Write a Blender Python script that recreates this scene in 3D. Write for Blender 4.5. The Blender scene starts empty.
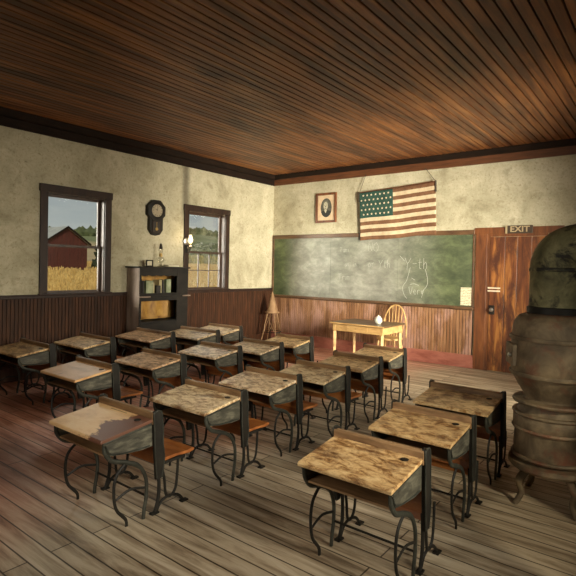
import bpy, bmesh, math, random
from mathutils import Vector, Matrix, noise
PI = math.pi
random.seed(7)
scn = bpy.context.scene
COL = scn.collection

# ------------------------------------------------------------------ materials
def newmat(name):
    m = bpy.data.materials.new(name); m.use_nodes = True
    nt = m.node_tree; nt.nodes.clear()
    out = nt.nodes.new('ShaderNodeOutputMaterial')
    b = nt.nodes.new('ShaderNodeBsdfPrincipled')
    nt.links.new(b.outputs[0], out.inputs[0])
    return m, nt, b
def N(nt, t, **kw):
    n = nt.nodes.new(t)
    for k, v in kw.items(): setattr(n, k, v)
    return n
def ramp(nt, src, stops):
    r = N(nt, 'ShaderNodeValToRGB'); e = r.color_ramp.elements
    while len(e) > 1: e.remove(e[-1])
    e[0].position = stops[0][0]; e[0].color = (*stops[0][1], 1)
    for p, c in stops[1:]:
        q = e.new(p); q.color = (*c, 1)
    nt.links.new(src, r.inputs[0]); return r.outputs[0]
def coords(nt, scale=(1,1,1), rnd=True, kind='Object'):
    tc = N(nt, 'ShaderNodeTexCoord'); mp = N(nt, 'ShaderNodeMapping')
    mp.inputs['Scale'].default_value = scale
    nt.links.new(tc.outputs[kind], mp.inputs['Vector'])
    if rnd:
        oi = N(nt, 'ShaderNodeObjectInfo'); mul = N(nt, 'ShaderNodeMath', operation='MULTIPLY'); mul.inputs[1].default_value = 37
        nt.links.new(oi.outputs['Random'], mul.inputs[0])
        nt.links.new(mul.outputs[0], mp.inputs['Location'])
    return mp.outputs[0]
def noise_tex(nt, vec, scale, detail=6, rough=.6, dist=0.):
    n = N(nt, 'ShaderNodeTexNoise'); n.inputs['Scale'].default_value = scale
    n.inputs['Detail'].default_value = detail; n.inputs['Roughness'].default_value = rough
    n.inputs['Distortion'].default_value = dist
    nt.links.new(vec, n.inputs['Vector']); return n.outputs[0]
def mix(nt, fac, a, b, mode='MIX'):
    m = N(nt, 'ShaderNodeMix', data_type='RGBA', blend_type=mode)
    for s, v in ((0, fac), (6, a), (7, b)):
        if isinstance(v, (float, int)): m.inputs[s].default_value = v
        elif isinstance(v, tuple): m.inputs[s].default_value = (*v, 1)
        else: nt.links.new(v, m.inputs[s])
    return m.outputs[2]
def bump(nt, b, h, strength=.3, dist=.01):
    bp = N(nt, 'ShaderNodeBump'); bp.inputs['Strength'].default_value = strength; bp.inputs['Distance'].default_value = dist
    nt.links.new(h, bp.inputs['Height']); nt.links.new(bp.outputs[0], b.inputs['Normal'])
def mottled(name, stops, scale=(1,1,1), ns=6, detail=8, rough=.6, bmp=.3, metallic=0., wear=None, wear_s=2.5, wear_r=(.5,.62), obj_color=False, rnd=True, dist=.4, spec=.5, nrough=.62):
    m, nt, b = newmat(name)
    v = coords(nt, scale, rnd)
    n = noise_tex(nt, v, ns, detail, nrough, dist)
    c = ramp(nt, n, stops)
    if wear:
        v2 = coords(nt, tuple((s**.5 if s else s) for s in scale), rnd)
        w = noise_tex(nt, v2, wear_s, 7, .68, .3)
        f = ramp(nt, w, [(wear_r[0], (0,0,0)), (wear_r[1], (1,1,1))])
        c = mix(nt, f, c, wear)
    if obj_color:
        oi = N(nt, 'ShaderNodeObjectInfo')
        c = mix(nt, 1., c, oi.outputs['Color'], 'MULTIPLY')
    nt.links.new(c, b.inputs['Base Color'])
    b.inputs['Roughness'].default_value = rough; b.inputs['Metallic'].default_value = metallic
    b.inputs['Specular IOR Level'].default_value = spec
    if bmp: bump(nt, b, n, bmp)
    return m
def plain(name, c, rough=.5, metallic=0., emit=None, es=0.):
    m, nt, b = newmat(name)
    b.inputs['Base Color'].default_value = (*c, 1); b.inputs['Roughness'].default_value = rough; b.inputs['Metallic'].default_value = metallic
    if emit:
        b.inputs['Emission Color'].default_value = (*emit, 1); b.inputs['Emission Strength'].default_value = es
    return m
def glassy(name, tint=(1,1,1), gloss=.08):
    m = bpy.data.materials.new(name); m.use_nodes = True; nt = m.node_tree; nt.nodes.clear()
    out = N(nt, 'ShaderNodeOutputMaterial'); mx = N(nt, 'ShaderNodeMixShader')
    t = N(nt, 'ShaderNodeBsdfTransparent'); t.inputs[0].default_value = (*tint, 1)
    g = N(nt, 'ShaderNodeBsdfGlossy'); g.inputs[1].default_value = .05
    lw = N(nt, 'ShaderNodeLayerWeight'); lw.inputs[0].default_value = .25
    mp = N(nt, 'ShaderNodeMath', operation='MULTIPLY_ADD'); mp.inputs[1].default_value = .55; mp.inputs[2].default_value = gloss
    nt.links.new(lw.outputs['Facing'], mp.inputs[0]); nt.links.new(mp.outputs[0], mx.inputs[0])
    nt.links.new(t.outputs[0], mx.inputs[1]); nt.links.new(g.outputs[0], mx.inputs[2]); nt.links.new(mx.outputs[0], out.inputs[0])
    return m

M = {}
def plaster_mat():
    m, nt, b = newmat('cream_plaster'); v = coords(nt, (1,1,1), False)
    n = noise_tex(nt, v, 1.6, 10, .62, .4)
    c = ramp(nt, n, [(.25,(.26,.23,.14)),(.45,(.45,.41,.28)),(.62,(.57,.525,.375)),(.8,(.64,.595,.445))])
    w = ramp(nt, noise_tex(nt, v, 3.2, 8, .68, .3), [(.54,(0,0,0)),(.80,(1,1,1))]); c = mix(nt, w, c, (.25,.21,.12))
    g = noise_tex(nt, v, 26, 5, .75, .6)
    c = mix(nt, 1., c, ramp(nt, g, [(.30,(.50,.46,.38)),(.44,(.93,.92,.9)),(.6,(1,1,1)),(.75,(1.12,1.12,1.12))]), 'MULTIPLY')
    # soot trail the bracket lamp left on the left wall above its chimney
    sx = N(nt, 'ShaderNodeSeparateXYZ'); nt.links.new(v, sx.inputs[0])
    def mr(src, a, b_, lo=0, hi=1):
        q = N(nt, 'ShaderNodeMapRange', interpolation_type='SMOOTHSTEP'); q.inputs[1].default_value = a; q.inputs[2].default_value = b_; q.inputs[3].default_value = lo; q.inputs[4].default_value = hi
        nt.links.new(src, q.inputs[0]); return q.outputs[0]
    def mul(a, b_):
        q = N(nt, 'ShaderNodeMath', operation='MULTIPLY'); nt.links.new(a, q.inputs[0]); nt.links.new(b_, q.inputs[1]); return q.outputs[0]
    k = mul(mul(mr(sx.outputs[1], -2.79, -2.66), mr(sx.outputs[1], -2.64, -2.50, 1, 0)), mul(mr(sx.outputs[2], 2.2, 2.9), mr(sx.outputs[0], .0, .05, .7, 0)))
    c = mix(nt, k, c, (.06,.048,.03))
    nt.links.new(c, b.inputs['Base Color']); b.inputs['Roughness'].default_value = .88
    bump(nt, b, g, .25); return m
M['plaster'] = plaster_mat()
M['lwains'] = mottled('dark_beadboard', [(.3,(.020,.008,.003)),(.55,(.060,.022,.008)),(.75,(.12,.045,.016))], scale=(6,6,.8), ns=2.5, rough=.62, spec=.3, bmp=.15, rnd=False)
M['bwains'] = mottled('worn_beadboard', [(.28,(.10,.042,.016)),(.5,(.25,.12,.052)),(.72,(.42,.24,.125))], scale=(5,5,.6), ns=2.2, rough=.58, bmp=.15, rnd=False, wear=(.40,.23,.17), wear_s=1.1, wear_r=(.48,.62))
M['groove'] = plain('groove_shadow_wood', (.015,.007,.004), .8)
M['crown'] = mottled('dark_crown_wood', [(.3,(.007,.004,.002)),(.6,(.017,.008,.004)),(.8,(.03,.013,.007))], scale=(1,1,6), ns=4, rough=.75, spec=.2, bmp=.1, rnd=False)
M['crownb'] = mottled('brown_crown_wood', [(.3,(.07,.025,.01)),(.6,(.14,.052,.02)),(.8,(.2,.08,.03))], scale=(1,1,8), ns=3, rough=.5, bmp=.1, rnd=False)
M['ceil'] = mottled('ceiling_boards', [(.28,(.040,.012,.004)),(.46,(.16,.055,.017)),(.60,(.32,.125,.036)),(.78,(.48,.22,.07))], scale=(7,.35,3), ns=1.6, rough=.45, bmp=.1, rnd=False, wear=(.05,.017,.007), wear_s=1.0, wear_r=(.50,.68))
M['trimwood'] = mottled('dark_window_trim', [(.3,(.012,.006,.004)),(.6,(.034,.016,.009)),(.8,(.06,.03,.017))], scale=(3,3,.7), ns=4, rough=.5, spec=.35, bmp=.1)
M['jamb'] = mottled('light_worn_sash', [(.3,(.028,.014,.008)),(.6,(.065,.036,.021)),(.8,(.11,.068,.042))], scale=(3,3,.7), ns=4, rough=.42, bmp=.1)
M['basepink'] = mottled('reddish_baseboard', [(.3,(.20,.055,.035)),(.6,(.36,.13,.09)),(.8,(.42,.19,.14))], scale=(1,1,3), ns=2.5, rough=.55, bmp=.1, rnd=False)
M['baserail'] = mottled('tray_wood', [(.3,(.06,.03,.015)),(.6,(.14,.075,.035)),(.8,(.2,.12,.06))], scale=(1,4,4), ns=3, rough=.45, bmp=.1)
M['casing'] = mottled('door_casing_wood', [(.3,(.06,.018,.007)),(.55,(.16,.055,.018)),(.8,(.28,.11,.035))], scale=(4,4,.6), ns=3, rough=.45, bmp=.1)
M['door'] = mottled('peeling_door', [(.3,(.05,.014,.006)),(.46,(.16,.05,.015)),(.58,(.36,.145,.035)),(.72,(.50,.25,.075))], scale=(4.5,4.5,.55), ns=1.7, detail=9, rough=.42, bmp=.3, dist=.8, wear=(.07,.022,.01), wear_s=2.0, wear_r=(.5,.62))
M['iron'] = mottled('greenish_cast_iron', [(.3,(.016,.016,.012)),(.6,(.045,.046,.035)),(.8,(.10,.10,.075))], ns=9, rough=.45, bmp=.25, metallic=.3)
M['irondark'] = mottled('black_iron', [(.3,(.006,.005,.004)),(.7,(.020,.017,.012))], ns=8, rough=.55, bmp=.2, spec=.3)
M['boxside'] = mottled('grey_green_painted_side', [(.3,(.018,.016,.010)),(.5,(.055,.050,.034)),(.7,(.14,.13,.09))], scale=(1,1.5,5), ns=6, rough=.6, bmp=.4)
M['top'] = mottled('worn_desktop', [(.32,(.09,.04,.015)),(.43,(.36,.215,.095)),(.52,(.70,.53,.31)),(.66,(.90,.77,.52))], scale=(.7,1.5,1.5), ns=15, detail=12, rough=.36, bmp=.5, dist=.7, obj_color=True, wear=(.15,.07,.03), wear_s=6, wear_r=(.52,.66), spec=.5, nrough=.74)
M['topsmooth'] = mottled('tan_desktop', [(.25,(.42,.22,.10)),(.5,(.68,.42,.21)),(.8,(.78,.54,.31))], scale=(.8,1.8,1.8), ns=3.5, detail=8, rough=.42, bmp=.12, obj_color=True, wear=(.26,.12,.07), wear_s=1.6, wear_r=(.6,.66), spec=.6)
def stained_top():
    m, nt, b = newmat('tan_desktop_with_dark_stain'); v = coords(nt, (.8,1.8,1.8), False)
    n = noise_tex(nt, v, 5, 10, .7, .4)
    c = ramp(nt, n, [(.25,(.50,.27,.12)),(.5,(.76,.49,.24)),(.8,(.85,.64,.36))])
    sx = N(nt, 'ShaderNodeSeparateXYZ'); nt.links.new(coords(nt, (1,1,1), False), sx.inputs[0])
    a = N(nt, 'ShaderNodeMath', operation='MULTIPLY_ADD'); a.inputs[1].default_value = .5; nt.links.new(noise_tex(nt, v, 4, 8, .65, .3), a.inputs[0]); nt.links.new(sx.outputs[0], a.inputs[2])
    f = ramp(nt, a.outputs[0], [(.355,(0,0,0)),(.38,(1,1,1))])
    nt.links.new(mix(nt, f, c, (.15,.065,.04)), b.inputs['Base Color']); b.inputs['Roughness'].default_value = .4; bump(nt, b, n, .15); return m
M['topstain'] = stained_top()
M['ledge'] = mottled('ledge_wood', [(.3,(.10,.05,.022)),(.55,(.26,.15,.07)),(.8,(.42,.27,.14))], scale=(.6,3,3), ns=5, rough=.42, bmp=.2)
M['seat'] = mottled('orange_brown_seat_wood', [(.28,(.13,.035,.010)),(.52,(.34,.115,.03)),(.75,(.50,.21,.06))], scale=(.7,3,3), ns=3, rough=.35, bmp=.15)
M['oak'] = mottled('golden_oak', [(.28,(.30,.15,.045)),(.5,(.52,.32,.12)),(.75,(.68,.46,.21))], scale=(1,3,3), ns=3, rough=.42, bmp=.12)
M['oakdark'] = mottled('dark_table_top', [(.3,(.05,.03,.015)),(.6,(.14,.085,.04)),(.8,(.25,.16,.08))], scale=(.8,3,3), ns=3, rough=.32, bmp=.1)
M['black'] = mottled('black_case_wood', [(.3,(.007,.006,.005)),(.7,(.022,.018,.013))], scale=(1,1,2), ns=4, rough=.6, bmp=.1, spec=.3)
M['bkside'] = mottled('pale_lit_case_wood', [(.3,(.17,.12,.085)),(.5,(.30,.22,.17)),(.75,(.38,.30,.24))], scale=(2,2,.6), ns=3, rough=.55, bmp=.15)
M['bkback'] = mottled('amber_back_panel', [(.28,(.20,.09,.02)),(.5,(.40,.21,.04)),(.75,(.52,.31,.08))], scale=(1.5,1.5,1), ns=5, rough=.6, bmp=.1)
M['page'] = mottled('aged_paper', [(.3,(.48,.42,.28)),(.7,(.74,.68,.52))], ns=6, rough=.8, bmp=.05)
M['bookgreen'] = mottled('faded_green_cover', [(.3,(.16,.19,.10)),(.7,(.40,.42,.26))], ns=7, rough=.7, bmp=.1)
M['bookyellow'] = mottled('faded_yellow_cover', [(.3,(.36,.30,.14)),(.7,(.60,.52,.30))], ns=7, rough=.7, bmp=.1)
M['darkcloth'] = plain('dark_cover', (.025,.02,.015), .6)
M['glass'] = glassy('window_glass', (.96,.97,.95), .02)
M['clear'] = glassy('clear_lamp_glass', (.93,.93,.9), .14)
M['brass'] = plain('aged_brass', (.45,.30,.11), .32, 1.)
M['steel'] = plain('worn_steel', (.55,.54,.50), .35, 1.)
M['white'] = mottled('milk_glass', [(.3,(.46,.48,.38)),(.7,(.64,.64,.54))], ns=5, rough=.25, bmp=0)
M['flame'] = plain('lit_lamp_globe', (.9,.85,.7), .3, 0, (1,.80,.48), 1.3)
M['twine'] = plain('dark_twine', (.06,.045,.03), .8)
M['chalk'] = plain('chalk_marks', (.45,.46,.40), .9)
M['exit'] = plain('exit_letters', (.38,.29,.16), .6)
M['exitboard'] = mottled('exit_board', [(.3,(.035,.022,.012)),(.7,(.075,.05,.03))], ns=8, rough=.6, bmp=.1)
M['cap'] = mottled('brown_paper_cone', [(.3,(.20,.11,.05)),(.7,(.36,.22,.11))], ns=6, rough=.7, bmp=.1)
M['stove'] = mottled('rusty_stove_iron', [(.25,(.05,.034,.02)),(.45,(.15,.108,.062)),(.6,(.25,.185,.105)),(.78,(.34,.24,.14))], ns=6, rough=.65, bmp=.8, wear=(.20,.075,.04), wear_s=4, wear_r=(.52,.66))
M['pipe'] = mottled('mottled_stovepipe', [(.25,(.04,.036,.015)),(.5,(.19,.175,.08)),(.72,(.36,.33,.17))], ns=7, rough=.7, bmp=.6, wear=(.02,.018,.012), wear_s=5, wear_r=(.5,.6))
M['cream'] = mottled('flag_cream', [(.3,(.62,.48,.30)),(.7,(.82,.70,.50))], ns=9, rough=.85, bmp=.1)
M['barnred'] = mottled('barn_boards', [(.3,(.055,.012,.009)),(.6,(.11,.026,.018)),(.8,(.16,.045,.03))], scale=(1,3,.4), ns=3, rough=.8, bmp=.2)
M['barnroof'] = mottled('barn_metal_roof', [(.3,(.42,.44,.42)),(.7,(.62,.63,.60))], scale=(1,1,.3), ns=2, rough=.6, bmp=.1)
M['leaf'] = mottled('dark_leaves', [(.3,(.008,.014,.005)),(.6,(.03,.045,.016)),(.8,(.06,.08,.03))], ns=3, rough=.8, bmp=.5)
M['forest'] = mottled('forest_leaves', [(.3,(.05,.07,.028)),(.55,(.12,.145,.06)),(.8,(.22,.23,.11))], ns=.35, rough=.9, bmp=0)
M['corn'] = mottled('corn_leaves', [(.3,(.14,.13,.035)),(.55,(.38,.33,.09)),(.8,(.6,.5,.18))], ns=2.5, rough=.9, bmp=0)
M['wheat'] = mottled('ripe_wheat', [(.3,(.38,.23,.065)),(.5,(.74,.52,.19)),(.75,(.95,.76,.38))], ns=5.5, detail=10, rough=.9, bmp=0, nrough=.8, rnd=False)

# floor boards
def floor_mat():
    m, nt, b = newmat('worn_floor_boards')
    v = coords(nt, (1,1,1), False)
    br = N(nt, 'ShaderNodeTexBrick'); nt.links.new(v, br.inputs['Vector'])
    br.inputs['Scale'].default_value = 1; br.inputs['Brick Width'].default_value = 3.1; br.inputs['Row Height'].default_value = .135
    br.inputs['Mortar Size'].default_value = .006; br.inputs['Mortar Smooth'].default_value = .3
    br.inputs['Color1'].default_value = (.25,.25,.25,1); br.inputs['Color2'].default_value = (.75,.75,.75,1); br.inputs['Mortar'].default_value = (0,0,0,1)
    v2 = coords(nt, (.45,5,1), False)
    n = noise_tex(nt, v2, 2.2, 10, .68, .6)
    c = ramp(nt, n, [(.28,(.10,.065,.04)),(.43,(.34,.26,.17)),(.56,(.58,.48,.34)),(.74,(.74,.65,.50))])
    red = ramp(nt, n, [(.28,(.13,.038,.022)),(.46,(.50,.21,.13)),(.68,(.80,.48,.35))])
    sx = N(nt, 'ShaderNodeSeparateXYZ'); nt.links.new(v, sx.inputs[0])
    big = noise_tex(nt, v, .6, 4, .5, 0)
    ad = N(nt, 'ShaderNodeMath', operation='MULTIPLY_ADD'); ad.inputs[1].default_value = 3.2; nt.links.new(big, ad.inputs[0])
    nt.links.new(sx.outputs[0], ad.inputs[2])
    f = N(nt, 'ShaderNodeMapRange'); f.inputs[1].default_value = 4.6; f.inputs[2].default_value = 6.2; f.inputs[3].default_value = 1; f.inputs[4].default_value = 0
    nt.links.new(ad.outputs[0], f.inputs[0])          # redder boards towards the left wall, with pinkish light painted into their tone
    c = mix(nt, f.outputs[0], c, red)
    tone = ramp(nt, br.outputs['Color'], [(.0,(.12,.10,.08)),(.25,(.72,.7,.68)),(.75,(1,1,1))])
    c = mix(nt, 1., c, tone, 'MULTIPLY')
    nt.links.new(c, b.inputs['Base Color']); b.inputs['Roughness'].default_value = .5
    bump(nt, b, n, .25)
    return m
M['floor'] = floor_mat()
def board_mat():
    m, nt, b = newmat('dusty_green_chalkboard')
    v = coords(nt, (1,1,1.), False); v2 = coords(nt, (1.,1,1.7), False)
    n = noise_tex(nt, v2, 2.3, 11, .72, .25); n2 = noise_tex(nt, v, .75, 4, .5, .2)
    green = ramp(nt, n, [(.3,(.018,.028,.010)),(.5,(.055,.075,.028)),(.7,(.13,.16,.06))])
    dust_and_glare = ramp(nt, n, [(.28,(.12,.122,.098)),(.5,(.25,.25,.205)),(.72,(.44,.44,.37))])
    sx = N(nt, 'ShaderNodeSeparateXYZ'); nt.links.new(v, sx.inputs[0])
    # chalk dust over the middle of the board, lightened to stand in for glare
    k = ramp(nt, sx.outputs[0], [(0,(0,0,0)),(.1,(0,0,0))]); 
    mr = N(nt, 'ShaderNodeMapRange', interpolation_type='SMOOTHSTEP'); mr.inputs[1].default_value = .25; mr.inputs[2].default_value = 1.0
    nt.links.new(sx.outputs[0], mr.inputs[0])
    mr2 = N(nt, 'ShaderNodeMapRange', interpolation_type='SMOOTHSTEP'); mr2.inputs[1].default_value = 2.8; mr2.inputs[2].default_value = 4.3; mr2.inputs[3].default_value = 1; mr2.inputs[4].default_value = 0.06
    nt.links.new(sx.outputs[0], mr2.inputs[0])
    mu = N(nt, 'ShaderNodeMath', operation='MULTIPLY'); nt.links.new(mr.outputs[0], mu.inputs[0]); nt.links.new(mr2.outputs[0], mu.inputs[1])
    mu2 = N(nt, 'ShaderNodeMath', operation='MULTIPLY_ADD'); mu2.inputs[1].default_value = 1.6
    nt.links.new(n2, mu2.inputs[0]); mu2.inputs[2].default_value = .22
    mu3 = N(nt, 'ShaderNodeMath', operation='MULTIPLY', use_clamp=True); nt.links.new(mu.outputs[0], mu3.inputs[0]); nt.links.new(mu2.outputs[0], mu3.inputs[1])
    nt.links.new(mix(nt, mu3.outputs[0], green, dust_and_glare), b.inputs['Base Color'])
    b.inputs['Roughness'].default_value = .58; b.inputs['Specular IOR Level'].default_value = .6
    bump(nt, b, n, .05)
    return m
M['board'] = board_mat()
def stripe_mat():
    m, nt, b = newmat('flag_stripes')
    tc = N(nt, 'ShaderNodeTexCoord'); sx = N(nt, 'ShaderNodeSeparateXYZ'); nt.links.new(tc.outputs['UV'], sx.inputs[0])
    mu = N(nt, 'ShaderNodeMath', operation='MULTIPLY'); mu.inputs[1].default_value = 6.5; nt.links.new(sx.outputs[1], mu.inputs[0])
    fr = N(nt, 'ShaderNodeMath', operation='FRACT'); nt.links.new(mu.outputs[0], fr.inputs[0])
    gt = N(nt, 'ShaderNodeMath', operation='LESS_THAN'); gt.inputs[1].default_value = .5; nt.links.new(fr.outputs[0], gt.inputs[0])
    n = noise_tex(nt, coords(nt, (1,1,1), False), 9, 8, .6, .2)
    red = ramp(nt, n, [(.3,(.12,.055,.024)),(.7,(.22,.105,.048))]); cr = ramp(nt, n, [(.3,(.48,.37,.23)),(.7,(.68,.56,.38))])
    nt.links.new(mix(nt, gt.outputs[0], cr, red), b.inputs['Base Color']); b.inputs['Roughness'].default_value = .9
    return m
M['stripes'] = stripe_mat()
M['canton'] = mottled('flag_dark_canton', [(.3,(.012,.045,.032)),(.7,(.03,.085,.06))], ns=9, rough=.9, bmp=.05)
def sheet_mat():
    m, nt, b = newmat('written_sheet')
    sx = N(nt, 'ShaderNodeSeparateXYZ'); nt.links.new(coords(nt, (1,1,1), False), sx.inputs[0])
    mu = N(nt, 'ShaderNodeMath', operation='MULTIPLY'); mu.inputs[1].default_value = 34; nt.links.new(sx.outputs[2], mu.inputs[0])
    fr = N(nt, 'ShaderNodeMath', operation='FRACT'); nt.links.new(mu.outputs[0], fr.inputs[0])
    n = noise_tex(nt, coords(nt, (60,1,34), False), 1, 2, .5)
    ln = ramp(nt, fr.outputs[0], [(.5,(1,1,1)),(.55,(.0,.0,.0))])
    tx = ramp(nt, n, [(.42,(0,0,0)),(.5,(1,1,1))])
    f = mix(nt, 1., ln, tx, 'MULTIPLY')
    nt.links.new(mix(nt, f, (.72,.66,.46), (.36,.30,.18)), b.inputs['Base Color']); b.inputs['Roughness'].default_value = .8
    return m
M['sheet'] = sheet_mat()

# ------------------------------------------------------------------ mesh building
class MB:
    def __init__(s): s.bm = bmesh.new()
    def box(s, x0, x1, y0, y1, z0, z1, bev=0., mat=None):
        vs = [s.bm.verts.new(p) for p in ((x0,y0,z0),(x1,y0,z0),(x1,y1,z0),(x0,y1,z0),(x0,y0,z1),(x1,y0,z1),(x1,y1,z1),(x0,y1,z1))]
        fs = [s.bm.faces.new([vs[i] for i in f]) for f in ((0,3,2,1),(4,5,6,7),(0,1,5,4),(1,2,6,5),(2,3,7,6),(3,0,4,7))]
        if mat:
            for v in vs: v.co = mat @ v.co
        if bev:
            es = list({e for f in fs for e in f.edges})
            bmesh.ops.bevel(s.bm, geom=es, offset=bev, segments=2, profile=.5, affect='EDGES')
        return s
    def prism(s, pts, axis, a, b, bev=0.):
        """closed outline of 2D points extruded along axis ('x': points are y,z; 'y': x,z; 'z': x,y)"""
        def P(u, v, w): return (w,u,v) if axis == 'x' else ((u,w,v) if axis == 'y' else (u,v,w))
        A = [s.bm.verts.new(P(u,v,a)) for u, v in pts]; B = [s.bm.verts.new(P(u,v,b)) for u, v in pts]
        n = len(pts); fs = [s.bm.faces.new(A), s.bm.faces.new(B[::-1])]
        for i in range(n): fs.append(s.bm.faces.new((A[i], B[i], B[(i+1)%n], A[(i+1)%n])))
        bmesh.ops.recalc_face_normals(s.bm, faces=fs)
        if bev:
            es = list({e for f in fs[:2] for e in f.edges})
            bmesh.ops.bevel(s.bm, geom=es, offset=bev, segments=2, profile=.5, affect='EDGES')
        return s
    def tube(s, pts, r, n=8, flat=None, cap=True):
        pts = [Vector(p) for p in pts]; rs = r if isinstance(r, (list, tuple)) else [r]*len(pts)
        rings = []; up = None
        for i, p in enumerate(pts):
            t = (pts[min(i+1, len(pts)-1)] - pts[max(i-1, 0)]).normalized()
            if up is None: up = Vector((1,0,0)) if abs(t.x) < .8 else Vector((0,0,1))
            a = (up - t*up.dot(t)).normalized(); b = t.cross(a); up = a
            k = flat or 1.
            rings.append([s.bm.verts.new(p + a*(rs[i]*k*math.cos(q*2*PI/n)) + b*(rs[i]*math.sin(q*2*PI/n))) for q in range(n)])
        for A, B in zip(rings, rings[1:]):
            for q in range(n): s.bm.faces.new((A[q], A[(q+1)%n], B[(q+1)%n], B[q]))
        if cap: s.bm.faces.new(rings[0][::-1]); s.bm.faces.new(rings[-1])
        return s
    def lathe(s, prof, c=(0,0,0), n=24, squash=1.):
        c = Vector(c); rings = []
        for r, z in prof:
            rings.append([s.bm.verts.new(c + Vector((max(r,1e-4)*math.cos(q*2*PI/n), squash*max(r,1e-4)*math.sin(q*2*PI/n), z))) for q in range(n)])
        for A, B in zip(rings, rings[1:]):
            for q in range(n): s.bm.faces.new((A[q], A[(q+1)%n], B[(q+1)%n], B[q]))
        s.bm.faces.new(rings[0][::-1]); s.bm.faces.new(rings[-1]); return s
    def ico(s, c, r, sub=2, jit=.0, sc=(1,1,1)):
        g = bmesh.ops.create_icosphere(s.bm, subdivisions=sub, radius=1)
        for v in g['verts']:
            d = v.co.normalized(); k = r*(1 + jit*(noise.noise(d*2.3 + Vector(c)) ))
            v.co = Vector(c) + Vector((d.x*k*sc[0], d.y*k*sc[1], d.z*k*sc[2]))
        return s
    def build(s, name, mat, parent=None, smooth=False, loc=None, rz=0.):
        me = bpy.data.meshes.new(name); bmesh.ops.recalc_face_normals(s.bm, faces=s.bm.faces[:])
        s.bm.to_mesh(me); s.bm.free(); me.materials.append(M[mat] if isinstance(mat, str) else mat)
        if smooth:
            for p in me.polygons: p.use_smooth = True
            try: me.set_sharp_from_angle(angle=math.radians(40))
            except Exception: pass
        o = bpy.data.objects.new(name, me); COL.objects.link(o)
        if parent: o.parent = parent
        if loc: o.location = loc
        if rz: o.rotation_euler.z = rz
        return o
def spline(pts, n=6):
    P = [Vector(p) for p in pts]; out = []
    for i in range(len(P)-1):
        p0, p1, p2, p3 = P[max(i-1,0)], P[i], P[i+1], P[min(i+2, len(P)-1)]
        for k in range(n):
            t = k/n
            out.append(.5*((2*p1) + (p2-p0)*t + (2*p0-5*p1+4*p2-p3)*t*t + (3*p1-p0-3*p2+p3)*t**3))
    out.append(P[-1]); return out
def tag(o, label=None, cat=None, group=None, kind=None):
    if label: o['label'] = label
    if cat: o['category'] = cat
    if group: o['group'] = group
    if kind: o['kind'] = kind
    return o
def thing(name, label, cat, loc=(0,0,0), rz=0., group=None):
    o = bpy.data.objects.new(name, None); COL.objects.link(o); o.empty_display_size = .1
    o.location = loc; o.rotation_euler.z = rz
    return tag(o, label, cat, group)
def struct(o): o['kind'] = 'structure'; return o

# ------------------------------------------------------------------ room shell
RX, RY, CZ = 8.9, -10.2, 3.86         # right wall, rear wall, ceiling
struct(MB().box(-.2, RX+.2, RY-.2, .2, -.15, 0).build('floor', 'floor'))
struct(MB().box(-.2, RX+.2, RY-.2, .2, CZ+.02, CZ+.14).build('trim_10', 'groove'))
mb = MB(); x = .0
while x < RX:
    mb.box(x+.007, min(x+.101, RX), RY, 0, CZ-.004, CZ+.022, .006); x += .108
struct(mb.build('ceiling', 'ceil'))
WT = .18
WIN = {'L': [(-5.31,-4.36), (-2.57,-1.58)], 'R': [(-7.3,-6.3), (-4.75,-3.75), (-2.3,-1.3)]}
WZ0, WZ1 = 1.235, 2.79
def side_wall(name, x0, x1, wins):
    mb = MB(); ys = [RY] + [v for w in wins for v in w] + [0.]
    for i in range(0, len(ys), 2): mb.box(x0, x1, ys[i], ys[i+1], 0, CZ)
    for a, b in wins: mb.box(x0, x1, a, b, 0, WZ0).box(x0, x1, a, b, WZ1, CZ)
    return struct(mb.build(name, 'plaster'))
side_wall('wall_left', -WT, 0, WIN['L']); side_wall('wall_right', RX, RX+WT, WIN['R'])
struct(MB().box(-WT, RX+WT, 0, .18, 0, CZ).build('wall_back', 'plaster'))
struct(MB().box(-WT, 4.6, RY-.18, RY, 0, CZ).box(5.8, RX+WT, RY-.18, RY, 0, CZ).box(4.6,5.8,RY-.18,RY,0,WZ0).box(4.6,5.8,RY-.18,RY,WZ1,CZ).build('wall_front', 'plaster'))  # opening behind the camera added to go with the rear fill light
# crown moulding: dark upper cove, stepped lower board
def crown_profile(s=1): return [(0,-.235),(.03*s,-.235),(.035*s,-.11),(.075*s,-.10),(.12*s,-.02),(.12*s,0),(0,0)]
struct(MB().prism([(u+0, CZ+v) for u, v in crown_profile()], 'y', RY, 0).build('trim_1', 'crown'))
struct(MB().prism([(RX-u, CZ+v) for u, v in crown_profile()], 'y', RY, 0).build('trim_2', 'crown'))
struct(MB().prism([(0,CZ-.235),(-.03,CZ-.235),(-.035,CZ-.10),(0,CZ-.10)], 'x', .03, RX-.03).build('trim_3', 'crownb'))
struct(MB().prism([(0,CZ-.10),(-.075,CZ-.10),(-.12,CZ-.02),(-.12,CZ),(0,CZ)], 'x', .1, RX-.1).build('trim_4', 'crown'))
# left wainscot, boards with real gaps
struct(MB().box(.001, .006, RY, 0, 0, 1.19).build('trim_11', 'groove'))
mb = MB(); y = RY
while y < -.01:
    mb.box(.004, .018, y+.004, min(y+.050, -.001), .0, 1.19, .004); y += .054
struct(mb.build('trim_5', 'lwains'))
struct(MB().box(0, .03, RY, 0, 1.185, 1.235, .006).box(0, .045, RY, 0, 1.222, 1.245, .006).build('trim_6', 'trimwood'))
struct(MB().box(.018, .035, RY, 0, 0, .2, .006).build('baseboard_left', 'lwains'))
struct(MB().box(.03, 4.68, -.006, -.001, 0, 1.05).build('trim_12', 'groove'))
mb = MB(); x = .03
while x < 4.66:
    mb.box(x+.005, min(x+.053, 4.68), -.018, -.004, 0, 1.05, .004); x += .058
struct(mb.build('trim_7', 'bwains'))
struct(MB().box(.03, 4.70, -.036, -.018, 0, .235, .006).build('baseboard_back', 'basepink'))
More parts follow.
